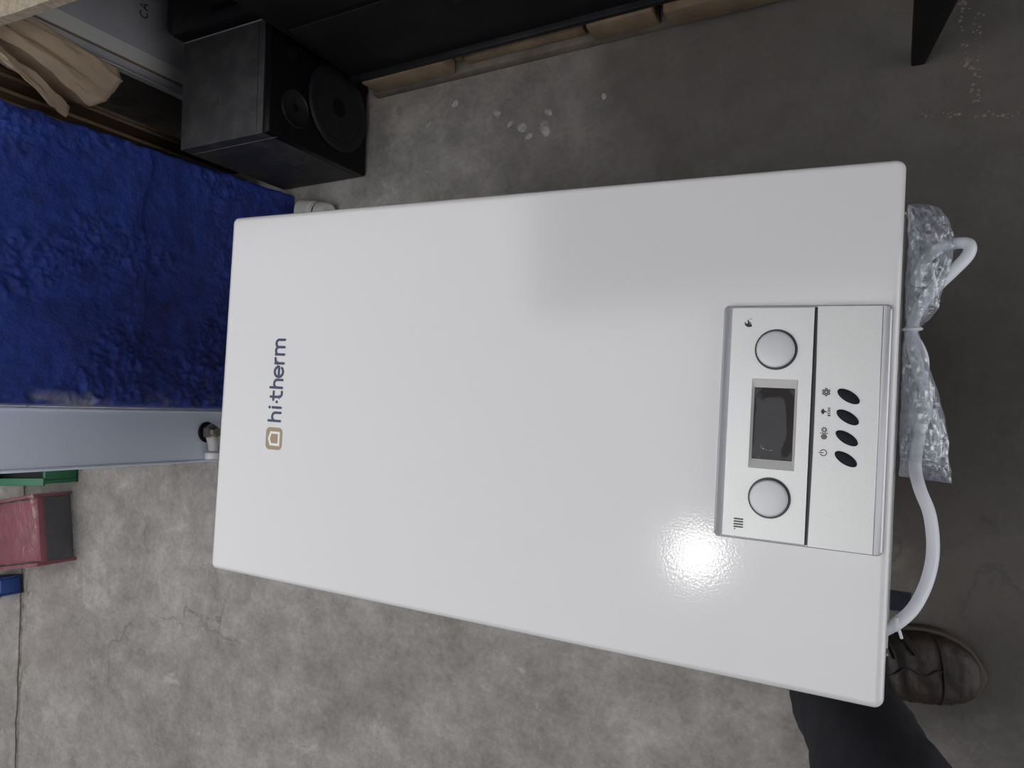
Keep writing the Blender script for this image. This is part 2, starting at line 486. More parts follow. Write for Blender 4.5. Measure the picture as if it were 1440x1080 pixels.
# ceiling fittings seen only in the glossy front of the boiler
def bulb(loc, m, label):
    t = thing('ceiling_bulb', label, 'lamp', loc)
    MB().lathe([(0.003, -0.034), (0.012, -0.031), (0.020, -0.020), (0.0225, -0.004), (0.022, 0.016), (0.020, 0.034)], n=24).build('globe', m, t, smooth=True)
    MB().lathe([(0.021, 0.0342), (0.026, 0.045), (0.026, 0.100), (0.010, 0.112)], n=20).build('socket', 'socket_white', t, smooth=True)
    MB().tube([(0, 0, 0.108), (0, 0, 2.878 - loc[2])], 0.004, 8).build('cord', 'black_plastic', t)
bulb((-0.615, -0.455, 2.585), 'bulb', 'white light bulb hanging on a cord above the boiler')
t = thing('lamp_rail', 'thin grey conduit under the roof light carrying the bulb', 'conduit', (-0.615, 0.0, 2.89))
MB().tube([(0, -1.85, 0), (0, 0.9, 0)], 0.010, 10).build('conduit', 'socket_white', t, smooth=True)
for y in (-1.80, 0.8):
    MB().box(-0.014, 0.014, y - 0.02, y + 0.02, -0.013, 0.0099).build('clip', 'galvanised', t)

# ================================================================== the boiler
ZS = 0.29                                  # height of the carton it lies on
BX, BY, BR = -0.3521, 0.0151, math.radians(-3.53)
boiler = thing('wall_boiler', 'white wall-hung gas boiler lying on its back with silver control panel', 'boiler', (BX, BY, ZS), BR)
U, V, D = 0.3545, 0.2075, 0.30
# front cover: rounded shell
def shell(x0, x1, y0, y1, z0, z1, rp, rf, n=6):
    rings = [[(x, y, z0) for x, y in rrect(x0, x1, y0, y1, rp)]]
    for k in range(n + 1):
        a = PI / 2 * k / n
        ins = rf * (1 - math.cos(a)); z = z1 - rf + rf * math.sin(a)
        rings.append([(x, y, z) for x, y in rrect(x0 + ins, x1 - ins, y0 + ins, y1 - ins, max(rp - ins, 0.0005))])
    rings.append([(x, y, z1) for x, y in rrect(x0 + rf + 0.001, x1 - rf - 0.001, y0 + rf + 0.001, y1 - rf - 0.001, 0.0012)])
    return rings
MB().rings(shell(-U, U, -V, V, 0.045, D, 0.0075, 0.005)).build('front_cover', 'enamel', boiler, smooth=True, angle=35)
MB().rings([[(x, y, z) for x, y in rrect(-U + 0.004, U - 0.004, -V + 0.004, V - 0.004, 0.005)] for z in (0.0, 0.0448)]).build('back_frame', 'galvanised', boiler, smooth=True)
MB().box(U + 0.0001, U + 0.0016, -V + 0.02, V - 0.02, 0.06, 0.20).build('bottom_plate', 'galvanised', boiler)
for k, v in enumerate((-0.11, -0.055, 0.0, 0.055, 0.11)):
    MB().lathe([(0.013, U + 0.0017), (0.013, U + 0.0022), (0.009, U + 0.0024)], (0, v, 0.10), 'x', 20).build('pipe_port', 'brass_nickel', boiler, smooth=True)
for s in (-1, 1):
    MB().lathe([(0.0035, U + 0.0001), (0.0035, U + 0.0016), (0.002, U + 0.0022)], (0, s * 0.17 - 0.0, 0.281), 'x', 12).build('cover_screw', 'brass_nickel', boiler, smooth=True)

# printed marks -----------------------------------------------------
def ribbon(mb, pts, wd, z, th=0.00025, capn=6):
    """stroke with round ends in the (right, up) plane of the print, as a thin prism; pts are local (x, y)"""
    P = [Vector((a, b)) for a, b in pts]
    L_, R_ = [], []
    h = wd / 2
    for i, p in enumerate(P):
        a = P[max(i - 1, 0)]; c = P[min(i + 1, len(P) - 1)]
        t = (c - a).normalized(); nn = Vector((-t.y, t.x))
        k = 1.0
        if 0 < i < len(P) - 1:
            t1 = (P[i] - P[i - 1]).normalized()
            k = 1.0 / max(0.5, abs(t.dot(t1)))
        L_.append(p + nn * h * k); R_.append(p - nn * h * k)
    t = (P[-1] - P[-2]).normalized(); ang = math.atan2(t.y, t.x)
    end = [P[-1] + Vector((math.cos(ang + PI / 2 - PI * k / capn), math.sin(ang + PI / 2 - PI * k / capn))) * h for k in range(1, capn)]
    t = (P[0] - P[1]).normalized(); ang = math.atan2(t.y, t.x)
    sta = [P[0] + Vector((math.cos(ang + PI / 2 - PI * k / capn), math.sin(ang + PI / 2 - PI * k / capn))) * h for k in range(1, capn)]
    n = len(P)
    # quads along the stroke plus two fan caps keep the outline exact on tight bends
    vs = []; fs = []
    for zz in (z, z + th):
        for q in L_: vs.append((q.x, q.y, zz))
        for q in R_: vs.append((q.x, q.y, zz))
    for i in range(n - 1):
        fs.append((2 * n + i, 2 * n + i + 1, 3 * n + i + 1, 3 * n + i))
        fs.append((i, i + 1, 2 * n + i + 1, 2 * n + i)); fs.append((n + i, n + i + 1, 3 * n + i + 1, 3 * n + i))
    mb.add(vs, fs)
    for cap_, a, b in ((end, L_[-1], R_[-1]), (sta, R_[0], L_[0])):
        loop = [a] + cap_ + [b]
        mb.add([(q.x, q.y, z + th) for q in loop], [tuple(range(len(loop)))])
def arc(cx, cy, r, a0, a1, n=14, ry=None):
    ry = ry or r
    return [(cx + r * math.cos(math.radians(a0 + (a1 - a0) * k / n)), cy + ry * math.sin(math.radians(a0 + (a1 - a0) * k / n))) for k in range(n + 1)]
def glyphs(name, strokes, u0, v0, wd, z, material, scale=1.0, parent=boiler, dots=()):
    """strokes in print space (right = +v, up = -u)"""
    mb = MB()
    for i, s in enumerate(strokes):
        ribbon(mb, [(u0 - q * scale, v0 + p * scale) for p, q in s], wd, z + 0.00001 * i)
    for p, q, r in dots:
        mb.prism(ellipse(u0 - q * scale, v0 + p * scale, r * scale, r * scale, n=14), z, z + 0.00025)
    return mb.build(name, material, parent)

W = 0.0029
ZP = D + 0.0001
x_h, asc = 0.0126, 0.0178
def letter_h(x, wd):
    r = wd / 2
    return [[(x, 0), (x, asc)], [(x, x_h - r - 0.001)] + [(x + r + r * math.cos(math.radians(a)), x_h - r + r * math.sin(math.radians(a)) - 0.0002) for a in range(180, -1, -15)] + [(x + wd, 0)]]
S = []
S += letter_h(-0.0290, 0.0092)
S.append([(-0.0140, 0), (-0.0140, x_h)])
S.append([(-0.0020, asc - 0.0012), (-0.0020, 0.0040)] + arc(0.0020, 0.0040, 0.0040, 180, 270, 8) + [(0.0040, 0.0)])
S.append([(-0.0055, x_h - 0.0004), (0.0038, x_h - 0.0004)])
S += letter_h(0.0085, 0.0088)
S.append([(0.0206, 0.0064), (0.0322, 0.0064)])
S.append(arc(0.0264, 0.0064, 0.0058, 0, 318, 26, 0.0062))
S.append([(0.0360, 0), (0.0360, x_h)])
S.append([(0.0360, 0.0085)] + arc(0.0402, 0.0085, 0.0042, 180, 85, 8, 0.0040) + [(0.0418, x_h)])
S.append([(0.0460, 0), (0.0460, x_h)])
for q in (0.0460, 0.0543):
    r = 0.00415
    S.append([(q, 0.0075)] + arc(q + r, x_h - r, r, 180, 0, 14) + [(q + 2 * r, 0)])
glyphs('brand_lettering', S, -0.2592, 0.0, W, ZP, 'ink_navy', dots=[(-0.0140, x_h + 0.0045, 0.0017), (-0.0077, x_h * 0.55, 0.0017)])
# emblem: gold rounded square with a house outline
em_o = MB().prism(rrect(-0.2790, -0.2548, -0.0615, -0.0365, 0.0055), ZP, ZP + 0.0002).build('brand_emblem', 'ink_gold', boiler)
def house(k):
    cx, cy = -0.2664, -0.0490
    pts = [(0.0082, 0.0080), (0.0082, -0.0080), (-0.0062, -0.0080), (-0.0092, 0.0), (-0.0062, 0.0080)]
    return [(cx + a * k, cy + b * k) for a, b in pts]
MB().prism(house(1.0), ZP + 0.0002, ZP + 0.0003).build('emblem_house', 'ink_white', em_o)
MB().prism(house(0.66), ZP + 0.0003, ZP + 0.0004).build('emblem_core', 'ink_gold', em_o)

# control panel -----------------------------------------------------
u0, u1, v0, v1 = 0.2250, 0.3492, -0.0935, 0.0957
PZ = D + 0.0085
pb = MB()
pb.rings([[(x, y, z) for x, y in rrect(u0 + i, u1 - i, v0 + i, v1 - i, 0.004)] for i, z in ((0, D + 0.0001), (0.0, D + 0.003), (0.0012, D + 0.0045))])
panel = pb.build('control_panel', 'silver_frame', boiler, smooth=True, angle=30)
panel['label'] = 'silver control panel with two knobs, dark display and four oval buttons'
def strip(x0, z0, x1, z1, name, m):
    zb = D + 0.0046
    ya, yb = v0 + 0.0013, v1 - 0.0013
    MB().add([(x0, ya, zb), (x1, ya, zb), (x1, yb, zb), (x0, yb, zb), (x0, ya, z0), (x1, ya, z1), (x1, yb, z1), (x0, yb, z0)],
             [(3, 2, 1, 0), (4, 5, 6, 7), (0, 1, 5, 4), (1, 2, 6, 5), (2, 3, 7, 6), (3, 0, 4, 7)]).build(name, m, panel, bevel=0.0004, bseg=1)
strip(u0 + 0.0014, D + 0.0048, 0.2326, PZ - 0.0002, 'upper_bevel', 'silver_frame')
strip(0.3434, PZ - 0.0004, u1 - 0.0014, D + 0.0050, 'lower_bevel', 'silver_strip')
# upper plate with a rectangular opening for the display
pv0, pv1, pu0, pu1 = v0 + 0.0013, v1 - 0.0013, 0.2328, 0.2952
du0, du1, dv0, dv1 = 0.2508, 0.2854, -0.0351, 0.0362
mb = MB(); zb = D + 0.0046
outer = [(pu0, pv0), (pu1, pv0), (pu1, pv1), (pu0, pv1)]
inn = [(du0, dv0), (du1, dv0), (du1, dv1), (du0, dv1)]
lo_ = [(x, y, zb) for x, y in outer]; mdl = [(x, y, PZ - 0.0012) for x, y in outer]
sh = [(pu0, pv0 + 0.0014), (pu1, pv0 + 0.0014), (pu1, pv1 - 0.0014), (pu0, pv1 - 0.0014)]
hi_ = [(x, y, PZ) for x, y in sh]; hin = [(x, y, PZ) for x, y in inn]
loin = [(x, y, zb) for x, y in inn]
vs = lo_ + mdl + hi_ + hin + loin; fs = []
for j in range(4):
    k = (j + 1) % 4
    fs += [(j, k, 4 + k, 4 + j), (4 + j, 4 + k, 8 + k, 8 + j), (8 + j, 8 + k, 12 + k, 12 + j), (12 + j, 12 + k, 16 + k, 16 + j), (16 + j, 16 + k, k, j)]
upper = mb.add(vs, fs).build('upper_plate', 'silver', panel)
# lower flap with a slightly bowed hinge edge
fp = []
for k in range(21):
    s = k / 20
    fp.append((0.2961 + 0.0011 + 0.0012 * math.sin(PI * (s * 0.92 + 0.04)), pv0 + (pv1 - pv0) * s))
flap_poly = fp + [(0.3431, pv1), (0.3431, pv0)]
lowr = MB().prism(flap_poly, zb, PZ).build('flap', 'silver', panel, bevel=0.0004, bseg=1)
MB().box(0.2953, 0.2995, pv0 + 0.0005, pv1 - 0.0005, zb - 0.0001, zb + 0.0003).build('hinge_gap', 'gap_shade', panel)  # dark strip paints the shade down in the gap
# display recess
su0, su1, sv0, sv1 = 0.2526, 0.2831, -0.0277, 0.0293
zr = PZ - 0.0036
rec = MB()
a = [(du0 + 1e-4, dv0 + 1e-4), (du1 - 1e-4, dv0 + 1e-4), (du1 - 1e-4, dv1 - 1e-4), (du0 + 1e-4, dv1 - 1e-4)]
b_ = [(su0, sv0), (su1, sv0), (su1, sv1), (su0, sv1)]
rec.add([(x, y, PZ + 0.0003) for x, y in a] + [(x, y, zr) for x, y in b_] , [(j, (j + 1) % 4, 4 + (j + 1) % 4, 4 + j) for j in range(4)])
disp = rec.build('display', 'recess', panel)
MB().box(su0 - 0.0004, su1 + 0.0004, sv0 - 0.0004, sv1 + 0.0004, zr - 0.0005, zr + 0.0001).build('screen', 'screen', disp)
# protective film: pinched dome with a pressed oval rim
fm = MB(); nu, nv = 18, 30
vs, fs = [], []
for i in range(nu + 1):
    for j in range(nv + 1):
        s, q = -1 + 2 * i / nu, -1 + 2 * j / nv
        x = (su0 + su1) / 2 + s * (su1 - su0) / 2 * 0.985; y = (sv0 + sv1) / 2 + q * (sv1 - sv0) / 2 * 0.985
        rr = (abs(s) ** 3 + abs(q) ** 3.2) ** (1 / 3)
        z = zr + 0.0004 + 0.0016 * max(0.0, min(1.0, (1.02 - rr) / 0.28)) ** 0.7 + 0.0003 * noise.noise((s * 3, q * 4, 1))
        vs.append((x, y, z))
for i in range(nu):
    for j in range(nv):
        k = i * (nv + 1) + j
        fs.append((k, k + 1, k + nv + 2, k + nv + 1))
fm.add(vs, fs).build('protective_film', 'screen_film', disp, smooth=True, angle=80)
# knobs
for v, nm in ((0.0598, 'a'), (-0.0578, 'b')):
    uc = 0.2679
    rg = MB().lathe([(0.0134, PZ + 0.0001), (0.0162, PZ + 0.0001), (0.0162, PZ + 0.0005), (0.0134, PZ + 0.0005)], (uc, v, 0), 'z', 48).build('knob_shade', 'gap_shade', upper, smooth=True)  # flat dark ring paints the shaded recess around the cap
    MB().lathe([(0.0143, PZ + 0.0006), (0.0145, PZ + 0.0034), (0.0140, PZ + 0.0039), (0.0130, PZ + 0.0041), (0.004, PZ + 0.00415)], (uc, v, 0), 'z', 48).build('knob_cap', 'knob_silver', upper, smooth=True, angle=50)
for v in (0.0250, 0.0091, -0.0068, -0.0226):
    mb = MB(); cu = 0.3219
    mb.rings([[(x, y, PZ + z) for x, y in ellipse(cu, v, 0.0089 * k, 0.0041 * k, math.radians(-31), 36)] for k, z in ((1, 0.0001), (1, 0.0006), (0.93, 0.0012), (0.6, 0.0016))])
    mb.build('button', 'rubber_black', panel, smooth=True)
# panel symbols
ZI = PZ + 0.00005
def sym(name, strokes, u, v, wd, m='ink_black', scale=0.001, dots=(), par=None):
    return glyphs(name, strokes, u, v, wd, ZI, m, scale, par or panel, dots)
# radiator bars
sym('radiator_symbol', [[(-3.2 + 2.1 * k + 0.3, -3.2), (-3.2 + 2.1 * k + 0.3, 3.2)] for k in range(4)], 0.2453, -0.0803, 0.0012, 'ink_grey', dots=[(-4.7, 2.7, 0.55)])
# hand under a running tap
mb = MB()
def fillg(mb, pts, u, v, s=0.001):
    mb.prism([(u - q * s, v + p * s) for p, q in pts], ZI, ZI + 0.00025)
fillg(mb, [(-3.6, -1.9), (-3.9, 0.4), (-2.9, 2.6), (-1.2, 3.4), (0.6, 3.5), (-0.5, 2.6), (-1.2, 1.6), (-0.6, 1.0), (1.6, 1.2), (2.4, 0.8), (1.2, 0.2), (-0.6, -0.3), (-1.7, -1.3), (-2.4, -2.6)], 0.2463, 0.0815)
ribbon(mb, [(0.2463 + 0.0018, 0.0815 - 0.0030), (0.2463 + 0.0016, 0.0815 - 0.0012), (0.2463 + 0.0004, 0.0815 + 0.0004)], 0.0005, ZI)
ribbon(mb, [(0.2463 + 0.0004, 0.0815 + 0.0026), (0.2463 + 0.0022, 0.0815 + 0.0030)], 0.0003, ZI)
mb.build('tap_symbol', 'ink_black', panel)
# gear
g = []
for k in range(73):
    a = 2 * PI * k / 72
    r = 2.25 + 0.55 * max(-1, min(1, 2.2 * math.cos(6 * a)))
    g.append((r * math.cos(a), r * math.sin(a)))
sym('gear_symbol', [g, arc(0, 0, 1.0, 0, 360, 16)], 0.3061, 0.0276, 0.00062)
# economy leaf and lettering
lf = []
for a in (-60, -30, 0, 30, 60):
    c, s = math.sin(math.radians(a)), math.cos(math.radians(a))
    lf.append([(c * 0.5, s * 0.5 - 0.8), (c * 2.0, s * 2.2 - 0.8)])
lf.append([(0, -2.0), (0, 0.5)])
sym('economy_symbol', lf, 0.3047, 0.0126, 0.0009)
E_ = [[(0.9, 0), (0, 0), (0, 1.6), (0.9, 1.6)], [(0, 0.8), (0.8, 0.8)]]
C_ = [[(1.0, 0.2), (0.5, 0), (0, 0.4), (0, 1.2), (0.5, 1.6), (1.0, 1.4)]]
O_ = [[(0.5, 0), (0, 0.4), (0, 1.2), (0.5, 1.6), (1.0, 1.2), (1.0, 0.4), (0.5, 0)]]
N_ = [[(0, 0), (0, 1.6), (1.0, 0), (1.0, 1.6)]]
tx = []
for k, gl_ in enumerate((E_, C_, O_, N_)):
    tx += [[(p + k * 1.75 - 3.1, q - 0.8) for p, q in s] for s in gl_]
sym('economy_lettering', tx, 0.3087, 0.0126, 0.00042)
# sun / snowflake
ss = [[(-0.05, -2.8), (-0.05, 2.8)]]
for k in range(6):
    a = PI / 6 + k * PI / 3
    ss.append([(-2.7, 0), (-2.7 + 2.1 * math.cos(a), 2.1 * math.sin(a))])
    for d in (-0.45, 0.45):
        ss.append([(-2.7 + 1.2 * math.cos(a), 1.2 * math.sin(a)), (-2.7 + 1.9 * math.cos(a + d), 1.9 * math.sin(a + d))])
ss.append(arc(2.6, 0, 1.25, 0, 360, 18))
for k in range(8):
    a = k * PI / 4 + PI / 8
    ss.append([(2.6 + 1.65 * math.cos(a), 1.65 * math.sin(a)), (2.6 + 2.15 * math.cos(a), 2.15 * math.sin(a))])
sym('season_symbol', ss, 0.3059, -0.0040, 0.00052)
sym('power_symbol', [arc(0, 0, 2.3, 120, 420, 26), [(0, 0.2), (0, 3.1)]], 0.3060, -0.0190, 0.00062)

# cables hanging out of the boiler's underside (boiler-local coordinates through its world pose)
BMI = (Matrix.Translation((BX, BY, ZS)) @ Matrix.Rotation(BR, 4, 'Z')).inverted()
def bl(pts): return [BMI @ Vector(p) for p in pts]
cab = spline([(-0.016, -0.168, 0.550), (0.0005, -0.1570, 0.548), (0.0125, -0.144, 0.543), (0.022, -0.124, 0.535), (0.0265, -0.101, 0.53), (0.025, -0.074, 0.528), (0.0185, -0.053, 0.525), (0.016, -0.035, 0.51), (0.020, -0.01, 0.50), (0.026, 0.018, 0.497), (0.021, 0.045, 0.50), (0.016, 0.072, 0.50), (0.0175, 0.085, 0.50), (0.024, 0.100, 0.50), (0.034, 0.113, 0.502), (0.047, 0.1255, 0.505), (0.0585, 0.138, 0.505), (0.0605, 0.147, 0.503), (0.0535, 0.1505, 0.50), (0.041, 0.149, 0.495), (0.028, 0.140, 0.49), (0.020, 0.12, 0.485)], 6)
MB().tube(bl(cab), 0.0050, 12).build('power_cable', 'cable_white', boiler, smooth=True)['label'] = 'thick white cable looping out of the underside'
for ofs, zz in ((0.0, 0.478), (0.007, 0.485)):
    c2 = spline([(0.017, 0.076, 0.497), (0.019 + ofs, 0.055, zz), (0.016 + ofs, 0.02, zz), (0.020 + ofs, -0.012, zz), (0.030 + ofs * 0.3, -0.030, zz), (0.034, -0.012, zz + 0.004), (0.031, 0.012, zz + 0.006)], 6)
    MB().tube(bl(c2), 0.0036, 10).build('sensor_cable', 'cable_white', boiler, smooth=True)
MB().box(-0.0014, 0.0014, -0.0056, 0.0056, -0.0056, 0.0056).build('cable_tie', 'tie_white', boiler, bevel=0.001, loc=BMI @ Vector((-0.001, -0.1580, 0.548)))
MB().tube(bl([(0.0005, -0.161, 0.552), (0.0025, -0.1685, 0.552)]), 0.0012, 8).build('cable_tie', 'tie_white', boiler)
prof = []
for k in range(25):
    prof.append((0.0098 if k % 2 else 0.0082, U + 0.0002 + 0.0008 * k))
prof += [(0.0066, prof[-1][1]), (0.0066, prof[-1][1] - 0.010)]
hv = (BMI @ Vector((0.0, -0.160, 0.455)))
MB().lathe(prof, (0, hv.y, hv.z), 'x', 24).build('drain_hose', 'hose_dark', boiler, smooth=True, angle=60)['label'] = 'dark corrugated drain hose end'

# carton it lies on (hidden below)
t = thing('packing_carton', 'brown cardboard carton hidden under the lying white boiler', 'box', (BX - 0.02, BY, 0), BR)
MB().box(-0.27, 0.25, -0.15, 0.15, 0.0, ZS - 0.0005).build('carton_body', 'carton', t, bevel=0.004)
MB().box(-0.2705, 0.2505, -0.025, 0.025, 0.20, 0.2899).build('tape', 'tape_clear', t)

# plastic bag tied to the cables
bag = thing('plastic_bag', 'crumpled clear plastic bag tied around white cables under the boiler', 'bag', (0.02, 0.08, 0.5))
rows = [(0.1870, 0.016, 0.028, 0.004), (0.181, 0.0155, 0.040, 0.014), (0.171, 0.0150, 0.0465, 0.022), (0.158, 0.0145, 0.0495, 0.027), (0.146, 0.0140, 0.051, 0.028), (0.131, 0.0130, 0.0485, 0.027), (0.118, 0.0120, 0.044, 0.025),
        (0.108, 0.0120, 0.0395, 0.022), (0.097, 0.0115, 0.0375, 0.018), (0.088, 0.0115, 0.031, 0.012), (0.0815, 0.0120, 0.0225, 0.0065), (0.079, 0.0120, 0.0215, 0.0058), (0.0745, 0.0105, 0.0225, 0.007), (0.066, 0.0090, 0.0245, 0.013),
        (0.055, 0.0082, 0.027, 0.018), (0.042, 0.0075, 0.031, 0.021), (0.026, 0.0065, 0.0352, 0.023), (0.008, 0.0055, 0.0395, 0.024), (-0.010, 0.0045, 0.0415, 0.023), (-0.026, 0.0038, 0.0425, 0.020), (-0.038, 0.0036, 0.0428, 0.013), (-0.045, 0.0036, 0.0430, 0.006), (-0.0475, 0.0040, 0.0428, 0.0022)]
def interp_rows(rows, k):
    out = []
    for i in range(len(rows) - 1):
        for s in range(k):
            q = s / k
            out.append(tuple(a + (b - a) * q for a, b in zip(rows[i], rows[i + 1])))
    return out + [rows[-1]]
rr_ = []
NB = 44
for y, xi, xo, hz in interp_rows(rows, 4):
    ring = []
    cx, rx = (xi + xo) / 2, (xo - xi) / 2
    for j in range(NB):
        a = 2 * PI * j / NB
        c, s = math.cos(a), math.sin(a)
        sx = math.copysign(abs(c) ** 0.75, c); sz = math.copysign(abs(s) ** 0.85, s)
        amp = min(1, hz / 0.02)
        crk = abs(noise.noise((c * 3 + y * 55, s * 3, y * 38))) + 0.6 * abs(noise.noise((c * 6, y * 110, s * 6)))
        k = 1.0 - 0.34 * amp * crk
        slant = -0.12 * (sx * rx) * max(0, min(1, (0.02 - y) / 0.05))
        x = cx + sx * rx * (1 - 0.22 * amp * crk)
        ring.append((x - 0.02, y - 0.08 + slant + 0.0015 * amp * noise.noise((c * 9, s * 9, y * 90)), sz * hz * k))
    rr_.append(ring)
MB().rings(rr_).build('bag_skin', 'bag_film', bag, smooth=True, angle=22)
tie = MB().lathe([(0.0072, -0.0012), (0.0085, 0.0), (0.0072, 0.0012), (0.0062, 0.0)], (-0.003, 0.0, 0), 'y', 16).build('bag_tie', 'tie_white', bag, smooth=True)

# ================================================================== radiator beside the pier
rad = thing('panel_radiator', 'white panel radiator with a side valve standing beside the blue pier', 'radiator', (-1.25, -0.0265, 0))
RL = 0.40
ya, yb = -0.050, 0.050
MB().box(-0.0012, 0.0, ya, yb, 0.06, 0.595).build('side_cover', 'radiator_white', rad, bevel=0.0005, bseg=1)
for s in (ya, yb):
    MB().box(-0.006, 0.0040, s - 0.0030, s + 0.0030, 0.055, 0.598).build('side_flange', 'radiator_white', rad, bevel=0.0026, bseg=3)
for s, nm in ((ya + 0.004, 'front_panel'), (yb - 0.014, 'rear_panel')):
    pn = MB().box(-RL, -0.0066, s, s + 0.010, 0.05, 0.59).build(nm, 'radiator_white', rad, bevel=0.002)
    for k in range(10):
        x = -RL + 0.03 + k * (RL - 0.06) / 9
        MB().box(x - 0.008, x + 0.008, (s - 0.0025) if nm == 'front_panel' else s + 0.0101, (s - 0.0001) if nm == 'front_panel' else s + 0.0125, 0.09, 0.55).build('rib', 'radiator_white', pn, bevel=0.001, bseg=1)
MB().box(-RL, -0.0066, ya + 0.016, yb - 0.016, 0.575, 0.60).build('top_grille', 'radiator_white', rad, bevel=0.002)
for k in range(2):
    MB().box(-RL * (0.2 + 0.6 * k) - 0.01, -RL * (0.2 + 0.6 * k) + 0.01, ya + 0.0, yb - 0.0, 0.0, 0.0495).build('foot', 'radiator_white', rad, bevel=0.002)
va = MB().lathe([(0.012, 0.0005), (0.012, 0.008), (0.0165, 0.009), (0.0165, 0.022), (0.010, 0.024), (0.010, 0.034)], (0, 0.008, 0.142), 'x', 6).build('valve', 'brass_nickel', rad)
MB().lathe([(0.0185, 0.0005), (0.021, 0.003), (0.0185, 0.0055), (0.0135, 0.0055)], (0, 0.008, 0.142), 'x', 24).build('valve_ring', 'rubber_black', va, smooth=True)
MB().tube([(0.016, 0.000, 0.142), (0.018, -0.014, 0.138), (0.018, -0.030, 0.136)], [0.011, 0.0115, 0.0105], 14).build('valve_body', 'pvc_white', va, smooth=True)
MB().lathe([(0.0155, -0.046), (0.0165, -0.042), (0.0165, -0.034), (0.012, -0.0305), (0.005, -0.030)], (0.018, 0.0, 0.138), 'y', 20).build('valve_cap', 'tie_white', va, smooth=True)

# ================================================================== crates beyond the radiator
def open_crate(name, label, cat, m, loc, rz, L_, Wd, H_, th, dark, film=False, inner=None):
    t = thing(name, label, cat, loc, rz)
    MB().box(-L_, 0, -Wd / 2, Wd / 2, 0, 0.004).build('crate_bottom', dark, t)
    for s in (-1, 1):
        y = s * (Wd / 2 - th / 2)
        MB().box(-L_, 0, y - th / 2, y + th / 2, 0.0041, H_).build('side_wall', m, t, bevel=0.0015)
        MB().box(-L_, 0.002, y - th * 0.95, y + th * 0.95, H_ + 0.0001, H_ + 0.006).build('rim', m, t, bevel=0.0015)
    MB().box(-L_, -L_ + th, -Wd / 2 + th + 0.0002, Wd / 2 - th - 0.0002, 0.0041, H_).build('end_wall', m, t, bevel=0.0015)
    return t
red = thing('plastic_crate', 'red box wrapped in clear film beyond the radiator', 'crate', (-1.888, -0.263, 0), math.radians(8.5))
MB().box(-0.33, -0.006, -0.080, 0.080, 0.003, 0.082).build('crate_body', 'crate_dark', red, bevel=0.003)
MB().box(-0.31, -0.004, -0.0765, 0.0765, 0.0822, 0.088).build('lid', 'crate_red', red, bevel=0.002)
for sd in (-1, 1):
    y = sd * 0.0845
    MB().box(-0.33, 0.0, y - 0.0042, y + 0.0042, 0.0, 0.100).build('side_wall', 'crate_red', red, bevel=0.002)
MB().box(-0.0058, -0.001, -0.080, 0.080, 0.072, 0.089).build('end_lip', 'crate_red', red, bevel=0.001)
# stretch film: over the top and down the end, one sheet
vs, fs = [], []
nx, ny = 34, 20
for i in range(nx + 1):
    for j in range(ny + 1):
        q = -1 + 2 * j / ny
        if i <= 24:
            x = -0.33 + 0.334 * i / 24
            z = 0.1035 - (1 - q * q) * 0.006 + 0.003 * fbm(x * 22 + q * 2, q * 5 - x * 16, 1.0, 3) * (1 - q ** 4)
        else:
            d = (i - 24) / 10
            x = 0.004 + 0.004 * d + 0.004 * noise.noise((q * 4, d * 3, 2.0))
            z = 0.1035 - (1 - q * q) * 0.006 - d * 0.094
        vs.append((x, q * 0.091, z))
for i in range(nx):
    for j in range(ny):
        k = i * (ny + 1) + j
        fs.append((k, k + ny + 1, k + ny + 2, k + 1))
MB().add(vs, fs).build('stretch_film', 'wrap_film', red, smooth=True, angle=80)
green = open_crate('plastic_crate', 'green crate standing behind the white radiator', 'crate', 'crate_green', (-1.880, -0.086, 0), math.radians(2), 0.34, 0.130, 0.085, 0.010, 'crate_dark')
MB().box(-0.0101, 0.0, -0.0547, 0.0547, 0.0041, 0.0848).build('end_wall', 'crate_green', green, bevel=0.0015)
blue = open_crate('plastic_crate', 'narrow blue crate standing against the red film-wrapped box', 'crate', 'crate_blue', (-2.105, -0.432, 0), math.radians(6), 0.30, 0.050, 0.055, 0.006, 'crate_dark')
MB().box(-0.0061, 0.0, -0.0188, 0.0188, 0.0041, 0.0548).build('end_wall', 'crate_blue', blue, bevel=0.0015)

# ================================================================== speaker and hi-fi unit
spk = thing('loudspeaker', 'black dusty loudspeaker cabinet with large woofer and small tweeter', 'speaker', (-0.957, 0.613, 0), math.radians(-1.0))
SW, SD, SH = 0.208, 0.225, 0.272
MB().box(-SD, -0.016, -SW / 2, SW / 2, 0.004, SH).build('cabinet', 'black_dusty', spk, bevel=0.002)
fr = MB().box(-0.0158, 0.0, -SW / 2, SW / 2, 0.004, SH).build('front_baffle', 'black_gloss', spk, bevel=0.003)
def driver(y, z, r, nm, depth):
    d = MB().lathe([(r * 0.90, 0.0002), (r, 0.0002), (r * 1.02, 0.0035), (r * 0.95, 0.0062), (r * 0.88, 0.0045)], (0, y, z), 'x', 40).build(nm, 'black_plastic', spk, smooth=True)
    MB().lathe([(r * 0.88, 0.0006), (r * 0.86, 0.0040), (r * 0.78, 0.0046), (r * 0.70, 0.0022), (r * 0.3, 0.0012), (r * 0.26, 0.004), (r * 0.12, 0.0058)], (0, y, z), 'x', 40).build('cone', 'black_cone', d, smooth=True)
driver(0.004, 0.096, 0.083, 'woofer', 0.02)
driver(-0.042, 0.214, 0.034, 'tweeter', 0.01)
MB().lathe([(0.010, 0.0002), (0.013, 0.003), (0.010, 0.004)], (0, 0.055, 0.225), 'x', 20).build('bass_port', 'black_cone', spk, smooth=True)
